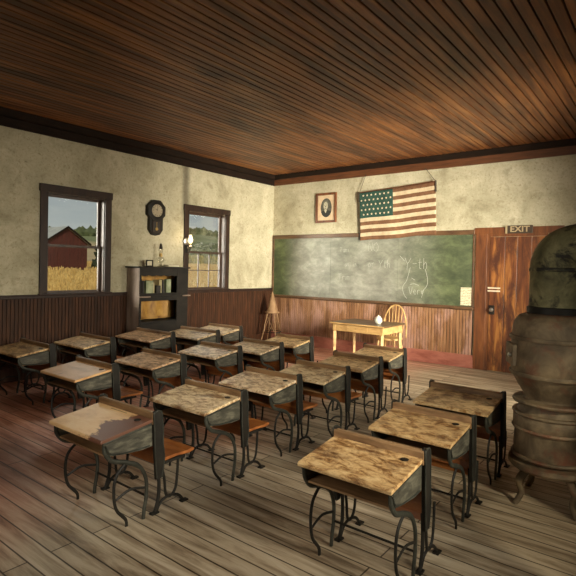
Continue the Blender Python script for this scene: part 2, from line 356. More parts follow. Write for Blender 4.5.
# door, casing
dr = struct(MB().box(4.70, 4.90, -.026, -.001, 0, 2.44, .006).box(5.88, 6.08, -.026, -.001, 0, 2.44, .006).box(4.68, 6.10, -.03, -.001, 2.385, 2.50, .006).box(4.885, 4.95, -.02, -.001, 0, 2.40).box(4.95,5.86,-.02,-.001,2.34,2.40).build('trim_8', 'casing'))
door = MB()
for a, b in ((4.955,5.20),(5.206,5.40),(5.406,5.62),(5.626,5.855)): door.box(a, b, -.032, -.002, .012, 2.335, .006)
door = struct(door.build('door_1', 'door'))
MB().box(4.965, 5.055, -.06, -.034, .99, 1.15, .008).build('lock_box', 'irondark', door)
d_ = MB().lathe([(.012,0),(.012,.03),(.032,.04),(.036,.055),(.026,.072),(.0,.076)], n=16)
o = d_.build('door_knob', 'steel', door, True); o.location = (5.02,-.06,1.075); o.rotation_euler.x = PI/2
MB().box(4.93, 5.14, -.04, -.033, 1.385, 1.41, .002).box(4.93,5.14,-.04,-.033,1.435,1.462,.002).build('bolt_plate', 'page', door)
struct(MB().box(6.06, RX, -.02, -.001, 0, 1.0).box(6.06, RX, -.04, -.001, 1.0, 1.05, .006).build('trim_9', 'bwains'))

def window(idx, side, a, b, lower_muntins):
    """casing on the room side, recessed sashes, panes and sill"""
    s = 1 if side == 'L' else -1; X = (lambda v: v) if side == 'L' else (lambda v: RX - v)
    def bx(mb, x0, x1, *r, **k): return mb.box(min(X(x0),X(x1)), max(X(x0),X(x1)), *r, **k)
    c = MB()
    bx(c, 0, .03, a-.115, a, WZ0, WZ1+.01, bev=.005); bx(c, 0, .03, b, b+.115, WZ0, WZ1+.01, bev=.005)
    bx(c, 0, .036, a-.13, b+.13, WZ1, WZ1+.115, bev=.006)
    w = struct(c.build('window_%d' % idx, 'trimwood'))
    j = MB(); bx(j, -WT, 0, a, a+.012, WZ0, WZ1); bx(j, -WT, 0, b-.012, b, WZ0, WZ1); bx(j, -WT, 0, a, b, WZ1-.012, WZ1)
    j.build('jamb', 'jamb', w)
    si = MB(); bx(si, -WT, .06, a-.13, b+.13, WZ0-.005, WZ0+.022, bev=.005); si.build('window_sill', 'trimwood', w)
    zm = 1.99; f = .045
    for nm, xo, z0, z1, mun in (('upper_sash', -.125, zm-.02, WZ1-.012, False), ('lower_sash', -.09, WZ0+.022, zm+.02, lower_muntins)):
        m_ = MB(); x0, x1 = xo-.016, xo+.016; A, B = a+.012, b-.012
        bx(m_, x0, x1, A, A+f, z0, z1, bev=.003); bx(m_, x0, x1, B-f, B, z0, z1, bev=.003)
        bx(m_, x0, x1, A+f, B-f, z0, z0+(.04 if nm[0]=='u' else .035)); bx(m_, x0, x1, A+f, B-f, z1-.04, z1)
        sash = m_.build(nm, 'jamb', w)
        g = MB(); bx(g, xo-.003, xo+.003, A+f-.004, B-f+.004, z0+.03, z1-.03); g.build('pane', 'glass', sash)
        if mun:
            q = MB(); L = (B-A-2*f)/3
            for k in (1,2): bx(q, xo-.010, xo+.010, A+f+L*k-.008, A+f+L*k+.008, z0+.035, z1-.04)
            zz = (z0+z1)/2; bx(q, xo-.010, xo+.010, A+f, B-f, zz-.008, zz+.008)
            q.build('muntin', 'jamb', sash)
    return w
wf = struct(MB().box(4.48,4.6,RY,RY+.03,WZ0,WZ1).box(5.8,5.92,RY,RY+.03,WZ0,WZ1).box(4.47,5.93,RY,RY+.036,WZ1,WZ1+.115).box(4.47,5.93,RY-.18,RY+.06,WZ0-.005,WZ0+.02).build('window_6', 'trimwood'))  # unseen rear window, added to frame the fill light
MB().box(4.6,4.65,RY-.14,RY-.1,WZ0,WZ1).box(5.75,5.8,RY-.14,RY-.1,WZ0,WZ1).box(4.6,5.8,RY-.14,RY-.1,1.97,2.02).box(4.6,5.8,RY-.14,RY-.1,WZ0,WZ0+.06).box(4.6,5.8,RY-.14,RY-.1,WZ1-.05,WZ1).build('sash', 'jamb', wf)
k = 1
for side in 'LR':
    for a, b in WIN[side]:
        window(k, side, a, b, k == 2); k += 1

# ------------------------------------------------------------------ outdoors
def ground_z(x, y):
    P = [(-.2,-1.0),(-3,-.95),(-36,1.15),(-62,1.75),(-100,6.0),(-150,11.5),(-175,14.5),(-300,26.)]
    for (x0,z0),(x1,z1) in zip(P, P[1:]):
        if x <= x0 and x >= x1:
            z = z0 + (z1-z0)*(x0-x)/(x0-x1); break
    else: z = P[-1][1]
    f = max(0, min(1, (-x-70)/90)); t = max(0,min(1,(y-90)/60))
    q = max(0,min(1,(y/(-x+1)-.45)/.4))
    z = z*(1 if z < 2 else 1 - min(1,(z-2)/6)*(.30 - .36*q))
    return z + f*1.5*noise.noise(Vector((x*.02, y*.03, 0))) + f*t*1.0
def terrain(name, xs, ys, mat, bumpy=0.):
    bm = bmesh.new(); g = [[bm.verts.new((x, y, ground_z(x,y) + bumpy*random.uniform(-1,1))) for y in ys] for x in xs]
    for i in range(len(xs)-1):
        for j in range(len(ys)-1): bm.faces.new((g[i][j], g[i][j+1], g[i+1][j+1], g[i+1][j]))
    m = MB(); m.bm.free(); m.bm = bm; return struct(m.build(name, mat, None, True))
rng = lambda a, b, n: [a+(b-a)*i/(n-1) for i in range(n)]
M['soil'] = mottled('stubble_field', [(.3,(.30,.18,.055)),(.5,(.52,.34,.11)),(.75,(.70,.50,.20))], ns=2.5, detail=12, rough=.95, bmp=0, nrough=.8, rnd=False)
terrain('field_ground', rng(-.25,-62,40), rng(-30,90,50), 'soil')
def hill_mat():
    m, nt, b = newmat('hill_meadow'); v = coords(nt, (1,1,1), False)
    sx = N(nt, 'ShaderNodeSeparateXYZ'); nt.links.new(v, sx.inputs[0])
    n = noise_tex(nt, v, .12, 8, .7, .3)
    gr = ramp(nt, n, [(.3,(.10,.13,.05)),(.5,(.20,.24,.10)),(.75,(.34,.34,.16))])
    tan = ramp(nt, n, [(.3,(.42,.31,.16)),(.7,(.62,.48,.27))])
    mr = N(nt, 'ShaderNodeMapRange'); mr.inputs[1].default_value = 74; mr.inputs[2].default_value = 82
    nt.links.new(sx.outputs[1], mr.inputs[0]); nt.links.new(mix(nt, mr.outputs[0], tan, gr), b.inputs['Base Color']); b.inputs['Roughness'].default_value = .95
    return m
M['hill'] = hill_mat()
terrain('hill_ground', rng(-62,-300,40), rng(-30,330,60), 'hill')
# wheat, corn and forest: nobody could count them
mb = MB()
for i in range(17000):
    t = random.random(); x = -3.5 - 53*t**1.6; y = -4 + (-x)*random.uniform(.25, 1.15) + random.uniform(-2,2)
    z = ground_z(x,y); h = random.uniform(.3,.5); w = .018 + .0008*(-x); a = random.uniform(0, PI)
    if -33 > x > -48 and 11 < y < 19: continue
    dx, dy = w*math.cos(a), w*math.sin(a); lx, ly = random.uniform(-.1,.1), random.uniform(-.1,.1)
    q = [mb.bm.verts.new(p) for p in ((x-dx,y-dy,z),(x+dx,y+dy,z),(x+dx*1.4+lx,y+dy*1.4+ly,z+h),(x+lx,y+ly,z+h*1.15),(x-dx*1.4+lx,y-dy*1.4+ly,z+h))]
    mb.bm.faces.new(q)
tag(mb.build('wheat', 'wheat'), 'golden ripe wheat standing in the field outside the windows', 'wheat', kind='stuff')
mb = MB()
for i in range(1300):
    x = random.uniform(-61,-58); y = random.uniform(38, 76); z = ground_z(x,y)
    h = random.uniform(1.5,2.1); a = random.uniform(0,PI); w = .16
    dx, dy = w*math.cos(a), w*math.sin(a)
    q = [mb.bm.verts.new(p) for p in ((x-dx*.4,y-dy*.4,z),(x+dx*.4,y+dy*.4,z),(x+dx,y+dy,z+h*.7),(x,y,z+h),(x-dx,y-dy,z+h*.75))]; mb.bm.faces.new(q)
tag(mb.build('corn', 'corn'), 'band of tall yellow green corn beyond the wheat, seen through the second window', 'corn', kind='stuff')
mb = MB()
for i in range(1100):
    x = random.uniform(-172,-240); y = random.uniform(50, 265); r = random.uniform(1.5,2.8)
    mb.ico((x,y,ground_z(x,y)+r*.1), r, 1, .5, (1,1,1.2))
for i in range(420):
    x = random.uniform(-70,-125); y = (-x)*random.uniform(.72,1.15); r = random.uniform(.35,1.0)
    mb.ico((x,y,ground_z(x,y)+r*.2), r, 1, .8)
tag(mb.build('forest', 'forest', None, True), 'hazy green woods covering the far hills outside', 'forest', kind='stuff')
# barn
bx0, by0, bz0 = -35.5, 14.0, .75
barn = thing('barn', 'dark red gabled barn with pale metal roof seen through the left window', 'barn', (bx0, by0, bz0))
hw, he, ha, Lb = 1.95, 2.75, 4.1, 9.
MB().prism([(-hw,0),(hw,0),(hw,he),(0,ha),(-hw,he)], 'x', -Lb, 0).build('barn_wall', 'barnred', barn)
mb = MB()
for s in (-1,1):
    mb.prism([(0,ha+.12),(0,ha),(s*(hw+.25),he-.17),(s*(hw+.25),he-.05)], 'x', -Lb-.2, .25)
mb.build('barn_roof', 'barnroof', barn)
MB().prism([(-hw-.25,he-.2),(-hw-.25,he-.02),(0,ha+.14),(hw+.25,he-.02),(hw+.25,he-.2),(0,ha-.05)], 'x', .24, .3).build('rake_board', 'crown', barn)
dd = MB().box(.0,.05,-.8,.8,0,1.9)
dd.build('barn_door', 'barnred', barn)
for px, py, r, sz, lab in ((-35,17.5,1.1,1.35,'dark bush growing just right of the barn'),):
    b_ = thing('bush', lab, 'bush', (px,py,ground_z(px,py)))
    m_ = MB()
    for i in range(44):
        a = random.uniform(0,2*PI); d = r*random.random()**.5*.8
        m_.ico((d*math.cos(a), d*math.sin(a), r*sz*random.uniform(.3,1.5)), r*random.uniform(.22,.4), 2, .7)
    m_.build('foliage', 'leaf', b_, True); MB().tube([(0,0,-.3),(0,0,r*.9)], .07).build('stem', 'crown', b_)

# ------------------------------------------------------------------ back wall things
# chalkboard
cb = thing('chalkboard', 'long dusty green chalkboard with wooden frame and chalk tray on the back wall', 'chalkboard', (0,0,0))
f_ = MB()
f_.box(.02, 4.68, -.04, -.001, 2.385, 2.47, .006); f_.box(.02, .06, -.036, -.001, 1.10, 2.385, .004); f_.box(4.655, 4.68, -.036, -.001, 1.10, 2.385, .004)
f_.build('board_frame', 'baserail', cb)
for i, (a, b) in enumerate(((.06,1.63),(1.636,3.20),(3.206,4.655))): MB().box(a, b, -.02, -.002, 1.09, 2.39).build('slate_panel', 'board', cb)
MB().box(.02, 4.70, -.09, -.02, 1.05, 1.075, .006).box(.02, 4.70, -.095, -.08, 1.06, 1.095, .004).box(.02,4.70,-.03,-.001,1.03,1.10,.004).build('chalk_tray', 'baserail', cb)
def strokes(lines, ox, oz, s, r=.004):
    mb = MB()
    for ln in lines:
        p = spline([(ox+u*s, -.0225, oz+v*s) for u, v in ln], 5) if len(ln) > 2 else [Vector((ox+u*s, -.0225, oz+v*s)) for u, v in ln]
        mb.tube(p, r, 5, flat=1.)
    for v in mb.bm.verts: v.co.y = -.0225 + (v.co.y+.0225)*.3
    return mb
GL = {'M': [[(0,0),(.05,1),(.35,.3),(.6,1),(.7,0)]], 'O': [[(.35,1),(0,.6),(.1,.1),(.45,0),(.65,.5),(.35,1)]], 'T': [[(0,1),(.7,1)],[(.35,1),(.3,0)]],
 'r': [[(0,.6),(.05,0)],[(.04,.4),(.2,.6),(.35,.55)]], 'i': [[(0,.6),(.05,.05),(.15,0)],[(.02,.85),(.03,.9)]], 'm': [[(0,.6),(0,0)],[(0,.4),(.2,.6),(.25,0)],[(.25,.4),(.45,.6),(.5,0)]],
 'Y': [[(0,1),(.25,.5),(.6,1)],[(.25,.5),(.2,-.1)]], 't': [[(.15,.95),(.12,.1),(.3,0)],[(0,.6),(.35,.62)]], 'h': [[(0,1),(0,0)],[(0,.35),(.2,.6),(.3,.4),(.3,0)]],
 '-': [[(0,.45),(.4,.48)]], 'a': [[(.35,.55),(.1,.5),(0,.2),(.2,0),(.35,.3),(.35,.55),(.38,0)]], 'n': [[(0,.6),(0,0)],[(0,.4),(.2,.6),(.3,.4),(.3,0)]], 'o': [[(.2,.6),(0,.3),(.2,0),(.38,.3),(.2,.6)]],
 'V': [[(0,1),(.25,0),(.5,1)]], 'e': [[(0,.3),(.35,.35),(.2,.6),(0,.3),(.2,0),(.38,.1)]], 'y': [[(0,.6),(.15,.1),(.35,.6)],[(.35,.6),(.1,-.4)]], 'N': [[(0,0),(.05,1),(.45,0),(.5,1)]], 's': [[(.3,.55),(.1,.5),(.25,.25),(.05,.02)]]}
def write(word, x, z, h, r=.0035):
    L = []; ox = 0
    for ch in word:
        if ch == ' ': ox += .5; continue
        g = GL[ch]
        L += [[(ox+u, v) for u, v in ln] for ln in g]; ox += max(u for ln in g for u, v in ln) + .18
    return strokes(L, x, z, h, r)
for word, x, z, h in (('Tans', 1.86, 2.08, .10), ('NO', 2.55, 2.10, .17), ('an  in', 2.0, 1.78, .10), ('or Yth', 2.55, 1.77, .15), ('Y-th', 3.36, 1.76, .20), ('Trim', 1.84, 1.50, .12), ('Very', 3.45, 1.27, .14)):
    write(word, x, z, h).build('chalk_writing', 'chalk', cb)
strokes([[(.12,.0),(.05,-.25),(-.03,-.38),(0,-.52),(.06,-.6)],[(.42,-.02),(.47,-.2),(.46,-.34),(.36,-.46)],[(.12,-.33),(.2,-.31),(.3,-.34)],[(.15,-.2),(.22,-.24)],[(.0,.12),(-.1,.22)]], 3.35, 1.78, 1., .0042).build('chalk_drawing', 'chalk', cb)
tag(MB().prism([(0,0),(.225,.0),(.225,.325),(0,.32)], 'y', -.026, -.0235).build('notice_sheet', 'sheet', loc=(4.455,0,1.115)), 'small cream handwritten notice pinned at the lower right corner of the chalkboard', 'notice')
# portrait
pf = thing('framed_portrait', 'small brown framed oval portrait of a man in dark coat above the chalkboard', 'picture', (1.488,0,3.036))
W2, H2 = .268, .322
fr = MB()
fr.box(-W2, -W2+.05, -.04, -.002, -H2, H2, .008); fr.box(W2-.05, W2, -.04, -.002, -H2, H2, .008); fr.box(-W2+.04, W2-.04, -.04, -.002, H2-.05, H2, .008); fr.box(-W2+.04, W2-.04, -.04, -.002, -H2, -H2+.05, .008)
fr.build('frame', 'casing', pf)
M['mat'] = mottled('picture_mat', [(.3,(.48,.34,.2)),(.7,(.66,.5,.33))], ns=6, rough=.8, bmp=0)
M['ovalbg'] = mottled('portrait_ground', [(.3,(.03,.03,.022)),(.7,(.10,.095,.07))], ns=14, rough=.7, bmp=0)
M['skin'] = mottled('engraved_face', [(.3,(.30,.27,.18)),(.7,(.58,.54,.40))], ns=9, rough=.8, bmp=0)
M['coat'] = plain('engraved_coat', (.022,.022,.018), .8)
MB().box(-W2+.04, W2-.04, -.014, -.003, -H2+.04, H2-.04).build('mat', 'mat', pf)
def ell(cx, cz, rx, rz, y0, y1, n=28): return MB().prism([(cx+rx*math.cos(i*2*PI/n), cz+rz*math.sin(i*2*PI/n)) for i in range(n)], 'y', y0, y1)
ov = ell(0, .0, .142, .205, -.017, -.014).build('oval_print', 'ovalbg', pf)
M['greyhair'] = mottled('engraved_hair', [(.3,(.07,.068,.05)),(.7,(.2,.19,.14))], ns=20, rough=.8, bmp=0)
ell(-.012, .062, .076, .098, -.0185, -.017).build('hair', 'greyhair', ov)
ell(-.012, .040, .054, .088, -.0195, -.0185).build('face', 'skin', ov)
MB().prism([(-.130,-.09),(-.075,-.055),(-.040,-.06),(-.012,-.12),(.016,-.06),(.05,-.055),(.134,-.085),(.105,-.145),(.06,-.185),(0,-.203),(-.06,-.185),(-.105,-.145)], 'y', -.0190, -.017).build('coat', 'coat', ov)
MB().prism([(-.042,-.045),(.018,-.045),(.014,-.07),(-.012,-.115),(-.038,-.07)], 'y', -.0192, -.0175).build('collar', 'skin', ov)
mb = MB()
for ex in (-.035, .014): mb.prism([(ex-.012,.052),(ex+.012,.052),(ex+.01,.06),(ex-.01,.06)], 'y', -.0205, -.0195)
mb.prism([(-.016,.045),(-.004,.045),(-.002,.012),(-.02,.012)], 'y', -.0202, -.0195); mb.prism([(-.034,-.02),(.01,-.02),(.005,-.012),(-.03,-.012)], 'y', -.0205, -.0195)
mb.build('features', 'coat', ov)
# flag with its hanging cords
fl = thing('hanging_flag', 'old stars and stripes flag hung from two cords, tilted above the chalkboard', 'flag', (0,0,0))
TL, TR, BL, BR = Vector((2.335,0,3.285)), Vector((3.955,0,3.38)), Vector((2.375,0,2.305)), Vector((4.0,0,2.40))
def flag_pt(u, v):          # u along, v up
    p = (BL*(1-u)+BR*u)*(1-v) + (TL*(1-u)+TR*u)*v
    p.y = -.075 + .014*math.sin(u*11+v*1.5)*(1.05-v) + .006*math.sin(u*23+1); p.z += .010*math.sin(u*9+.6)*(1-v) - .012*math.sin(u*PI)*v; return p
def cloth(u0, u1, v0, v1, off, nu, nv, mat, name, parent):
    bm = bmesh.new(); uvl = bm.loops.layers.uv.new('UVMap'); G = []
    for i in range(nu+1):
        G.append([]) 
        for j in range(nv+1):
            u = u0+(u1-u0)*i/nu; v = v0+(v1-v0)*j/nv; p = flag_pt(u,v); p.y -= off; G[-1].append((bm.verts.new(p), (u,v)))
    for i in range(nu):
        for j in range(nv):
            q = [G[i][j],G[i+1][j],G[i+1][j+1],G[i][j+1]]; f = bm.faces.new([a for a,_ in q]); f.smooth = True
            for lp, (_, uv) in zip(f.loops, q): lp[uvl].uv = uv
    me = bpy.data.meshes.new(name); bm.to_mesh(me); bm.free(); me.materials.append(M[mat])
    o = bpy.data.objects.new(name, me); COL.objects.link(o); o.parent = parent
    sd = o.modifiers.new('thickness', 'SOLIDIFY'); sd.thickness = .003; sd.offset = 0
    return o
stripes = cloth(0, 1, 0, 1, 0, 64, 26, 'stripes', 'striped_cloth', fl)
cant = cloth(0, .465, 6/13, 1, .004, 34, 14, 'canton', 'canton', fl)
mb = MB()
for row in range(5):
    n = 7 if row % 2 == 0 else 8
    for i in range(n):
        u = .465*((i+1.0)/8 if n == 7 else (i+.5)/8); v = 6/13 + (7/13)*(1-(row+.7)/5.4)
        c = flag_pt(u, v); c.y -= .0085; r = .026
        mb = MB(); vs = [mb.bm.verts.new(c + Vector(((r if k%2==0 else r*.45)*math.sin(k*PI/5), 0, (r if k%2==0 else r*.45)*math.cos(k*PI/5)))) for k in range(10)]
        mb.bm.faces.new(vs); mb.build('star', 'cream', cant)
a, b = flag_pt(0,1), flag_pt(1,1)
MB().tube([a+Vector((-.01,0,.005)), (a+b)/2+Vector((0,0,.0)), b+Vector((.01,0,.005))], .010, 8).build('hanging_rod', 'crownb', fl)
for p, q in ((a+Vector((.0,0,0)), Vector((2.464,-.045,3.66))), (b, Vector((3.73,-.045,3.66)))): MB().tube([p, q], .0055, 6).build('cord', 'twine', fl)
MB().tube([b+Vector((.006,-.012,.02)), b+Vector((.016,-.014,-.19))], .016, 8).build('rolled_corner', 'twine', fl)
MB().tube([a+Vector((-.004,-.012,.01)), a+Vector((.0,-.012,-.19))], .009, 8).build('rolled_corner', 'twine', fl)
# exit sign
ex = thing('exit_sign', 'small dark board with tan EXIT lettering above the door', 'sign', (5.42,0,2.455))
MB().box(-.215, .215, -.055, -.031, -.068, .068, .006).build('sign_board', 'exitboard', ex)
MB().box(-.215,-.185,-.06,-.054,-.068,.068).build('sign_edge','exit',ex)
cu = bpy.data.curves.new('txt', 'FONT'); cu.body = 'EXIT'; cu.size = .135; cu.align_x = 'CENTER'; cu.align_y = 'CENTER'; cu.extrude = .003; cu.offset = .003
to = bpy.data.objects.new('txt', cu); COL.objects.link(to); dg = bpy.context.evaluated_depsgraph_get(); dg.update()
me = bpy.data.meshes.new_from_object(to.evaluated_get(dg)); bpy.data.objects.remove(to); me.materials.clear(); me.materials.append(M['exit']); me.name = 'lettering'
lo = bpy.data.objects.new('lettering', me); COL.objects.link(lo); lo.parent = ex; lo.rotation_euler.x = PI/2; lo.location = (.012,-.058,.0); lo.scale.x = 1.12

# ------------------------------------------------------------------ left wall things
# regulator clock
ck = thing('wall_clock', 'dark octagonal drop wall clock hanging between the two left windows', 'clock', (0,-3.375,2.585))
def octo(r, c=(0,0), squash=1.): return [(c[0]+r*math.cos(PI/8+i*PI/4), c[1]+r*squash*math.sin(PI/8+i*PI/4)) for i in range(8)]
MB().prism(octo(.207,(0,.115)), 'x', .0, .09, .012).build('octagon_case', 'black', ck)
MB().prism([(-.145,.05),(.145,.05),(.145,-.23),(.08,-.315),(.0,-.335),(-.08,-.315),(-.145,-.23)], 'x', .0, .08, .01).build('drop_case', 'black', ck)
M['dial'] = mottled('aged_dial', [(.3,(.26,.21,.13)),(.7,(.44,.37,.25))], ns=6, rough=.6, bmp=0)
def disc(r, x0, x1, cz, n=32): return MB().prism([(r*math.cos(i*2*PI/n), cz+r*math.sin(i*2*PI/n)) for i in range(n)], 'x', x0, x1)
MB().lathe([(.110,0),(.125,.016),(.165,.004),(.16,0)], n=32).build('bezel', 'black', ck, True, (.088,0,.115)).rotation_euler.y = PI/2
dial = disc(.112, .09, .098, .115).build('dial', 'dial', ck)
mb = MB()
for i in range(12):
    a = i*PI/6; p = Vector((.0985, .084*math.sin(a), .115+.084*math.cos(a))); q = Vector((.0985, .102*math.sin(a), .115+.102*math.cos(a))); mb.tube([p,q], .0045, 4)
mb.build('hour_marks', 'darkcloth', dial)
for nm, a, L in (('hour_hand', -.9, .05), ('minute_hand', .05, .08)): MB().tube([(.101,0,.115),(.101,L*math.sin(a),.115+L*math.cos(a))], .004, 5).build(nm, 'darkcloth', dial)
MB().box(.078,.084,-.075,.075,-.26,-.09).build('pendulum_window', 'darkcloth', ck)
pd = MB().tube([(.088,0,-.09),(.088,0,-.2)], .004, 6); pd.build('pendulum_rod', 'brass', ck)
disc(.028,.086,.092,-.215,20).build('pendulum_bob', 'brass', ck)
fr = MB().box(.078,.09,-.09,-.075,-.275,-.08).box(.078,.09,.075,.09,-.275,-.08).box(.078,.09,-.09,.09,-.09,-.075).box(.078,.09,-.09,.09,-.275,-.26); fr.build('window_trim', 'trimwood', ck)
# bookcase
bk = thing('bookcase', 'black open two-tier bookcase with side lit pale against the left wall', 'bookcase', (.03,-3.41,0))
D_, HW, TZ = .36, .52, 1.665
MB().box(.0, D_, -HW, -HW+.03, 0, TZ, .004).build('side_panel', 'bkside', bk)  # light falling on this side is put into its pale colour
MB().box(.0, D_, HW-.03, HW, 0, TZ, .004).build('side_panel', 'black', bk)
MB().box(-.02, D_+.03, -HW-.035, HW+.035, TZ, TZ+.028, .006).build('top_board', 'black', bk)
MB().box(.0, .015, -HW+.03, HW-.03, .05, TZ).build('back_panel', 'bkback', bk)
MB().box(.0, D_+.02, -HW+.03, HW-.03, 1.155, 1.19, .004).build('shelf', 'black', bk)
MB().box(.0, D_-.01, -HW+.03, HW-.03, .72, .75, .004).build('shelf', 'black', bk)
MB().box(.0, D_, -HW+.03, HW-.03, .05, .12, .004).build('bottom_board', 'black', bk)
# front face frame, with wide right stile and scalloped valance
MB().box(D_-.02, D_+.004, -HW, -HW+.035, 0, TZ, .003).build('stile', 'black', bk)
MB().box(D_-.02, D_+.004, .27, HW, .0, TZ, .003).build('stile', 'black', bk)
MB().prism([(-HW+.03,TZ)]+[(-HW+.03+i*.0377, 1.545-.018*abs(math.sin(i*.75))) for i in range(21)]+[(.27,TZ)], 'x', D_-.02, D_+.002).build('valance', 'black', bk)
MB().box(D_-.02, D_+.002, -HW+.03, .27, 1.19, 1.235, .003).build('apron', 'black', bk)
MB().box(D_-.02, D_+.002, -HW+.03, .27, 1.10, 1.155, .003).build('apron', 'black', bk)
MB().box(D_-.02, D_+.002, -HW+.03, .27, .12, .72, .003).build('lower_door', 'black', bk)
for a, b in ((-HW-.03,-.33),(.38,HW+.03)): MB().box(D_-.02, D_+.05, a, b, 1.165, 1.185, .004).build('shelf_lip', 'bkside', bk)
# books and bottles inside the upper tier
base = 1.19
def book(y0, y1, h, d, mat, lab, tilt=0):
    t = thing('book', lab, 'book', (.05,y0-3.41,base)); w = y1-y0
    c = MB().box(.0, d, 0, .006, 0, h).box(.0, d, w-.006, w, 0, h).box(d-.006, d, 0, w, 0, h); c.build('cover', mat, t)
    MB().box(.006, d-.006, .006, w-.006, .005, h-.006).build('pages', 'page', t); t.rotation_euler.x = tilt; return t
for a, b, h, d, m, l in ((-.37,-.33,.25,.20,'darkcloth','thin dark book at the left end of the upper bookcase shelf'),(-.325,-.17,.255,.24,'bookgreen','thick pale green book on the upper bookcase shelf'),(-.165,-.12,.22,.21,'bookyellow','slim yellow book right of the thick green book'),(-.115,-.02,.17,.25,'darkcloth','short black book in the middle of the upper bookcase shelf'),(-.012,.05,.27,.19,'bookyellow','tall yellow book right of the short black book'),(.14,.25,.275,.20,'bookgreen','tall green book at the right end of the bookcase shelf')):
    book(a,b,h,d,m,l)
bt = thing('bottle', 'dark tapered bottle standing between books on the upper bookcase shelf', 'bottle', (.21,-3.315,base))
MB().lathe([(.034,0),(.036,.01),(.034,.10),(.016,.19),(.012,.25),(.014,.262)], n=16).build('body', 'darkcloth', bt, True); MB().lathe([(.010,.262),(.010,.28)], n=10).build('stopper', 'cap', bt)
pp = MB(); bm = pp.bm
g = [[bm.verts.new((.27+.012*math.sin(i*.9)+.0*j, -3.86+.042*i, 1.09-(.30 - .02*math.sin(i*.8) - .03*(i/18))*j)) for j in (0,1)] for i in range(16)]
for i in range(15): bm.faces.new((g[i][0],g[i+1][0],g[i+1][1],g[i][1]))
po = pp.build('paper_sheet', 'bkback'); sd = po.modifiers.new('t','SOLIDIFY'); sd.thickness = .004
po.location = (-.02,0,.0)
tag(po, 'large yellowed sheet with ragged lower edge hanging in the lower bookcase opening', 'paper')
# on top of the bookcase
TT = TZ+.028
lp = thing('oil_lamp', 'clear glass oil lamp with dark burner on top of the bookcase', 'oil lamp', (.21,-3.37,TT))
MB().lathe([(.055,0),(.058,.01),(.03,.025),(.018,.06),(.03,.075),(.06,.10),(.066,.13),(.055,.16),(.024,.18)], n=24).build('font', 'clear', lp, True)
MB().lathe([(.024,.18),(.030,.185),(.032,.2),(.026,.215),(.026,.235),(.02,.24)], n=20).build('burner', 'brass', lp, True)
MB().lathe([(.025,.235),(.028,.25),(.045,.29),(.04,.32),(.028,.36),(.024,.40)], n=20).build('chimney', 'clear', lp, True)
MB().lathe([(.020,.31),(.030,.325),(.028,.36),(.02,.40),(.012,.415)], n=16).build('soot_cap', 'irondark', lp, True)
ph = thing('photo_frame', 'tiny dark standing photo frame left of the oil lamp on the bookcase', 'photo frame', (.2,-3.60,TT))
MB().box(-.01,.01,-.072,-.052,0,.115,.003).box(-.01,.01,.052,.072,0,.115,.003).box(-.01,.01,-.072,.072,.095,.115,.003).box(-.01,.01,-.072,.072,0,.018,.003).build('frame', 'black', ph)
MB().box(-.008,-.002,-.055,.055,.015,.1).build('photo', 'page', ph); MB().box(-.07,-.005,-.01,.01,0,.06).build('easel_back', 'black', ph)
fb = thing('book', 'closed dark book lying flat on the bookcase right of the lamp', 'book', (.11,-3.24,TT))
MB().box(0,.16,0,.25,.0,.005,.001).box(0,.16,0,.25,.03,.035,.001).box(.0,.006,0,.25,0,.035).build('cover','black',fb); MB().box(.006,.152,.006,.244,.005,.03).build('pages','page',fb)
# wall lamp on the window casing
wl = thing('wall_lamp', 'lit glass bracket oil lamp fixed to the left casing of the second window', 'wall lamp', (.03,-2.64,2.02))
MB().box(0,.012,-.03,.03,-.06,.12,.004).build('wall_plate', 'irondark', wl)
MB().tube(spline([(.01,0,.0),(.05,0,-.04),(.10,0,-.02),(.115,0,.03)]), .008, 8).build('bracket_arm', 'irondark', wl)
MB().lathe([(.02,.025),(.055,.035),(.06,.06),(.045,.085),(.02,.095)], (.115,0,0), 20).build('font', 'clear', wl, True)
MB().lathe([(.02,.095),(.026,.10),(.026,.12),(.02,.125)], (.115,0,0), 16).build('burner', 'brass', wl, True)
MB().lathe([(.024,.125),(.046,.165),(.048,.19),(.03,.24),(.024,.29)], (.115,0,0), 20).build('chimney', 'flame', wl, True)
o = MB().lathe([(.075,0),(.06,.012),(.03,.02),(.0,.022)], n=24).build('reflector', 'steel', wl, True, (.012,0,.17)); o.rotation_euler.y = PI/2

# ------------------------------------------------------------------ corner stool with paper cone
st = thing('stool', 'tall thin-legged wire stool in the back left corner', 'stool', (.42,-.48,0))
MB().lathe([(.155,.71),(.165,.72),(.165,.738),(.15,.745)], n=28).build('seat', 'cap', st, True)
for i in range(4):
    a = PI/4 + i*PI/2 + .3; c, s = math.cos(a), math.sin(a)
    MB().tube([(.11*c,.11*s,.715),(.27*c,.27*s,0)], .011, 8).build('leg', 'cap', st)
    a2 = a+PI/2; c2, s2 = math.cos(a2), math.sin(a2)
    MB().tube([(.13*c,.13*s,.66),(.21*c2,.21*s2,.25)], .007, 6).build('brace', 'cap', st)
MB().tube([(.2*math.cos(q*2*PI/24),.2*math.sin(q*2*PI/24),.30) for q in range(25)], .007, 6).build('ring', 'irondark', st)
tag(MB().lathe([(.13,0),(.128,.004),(.006,.44),(.0,.445)], n=28).build('paper_cone_hat', 'cap', None, True, (.42,-.48,.745)), 'brown pointed dunce cap standing on the corner stool', 'hat')

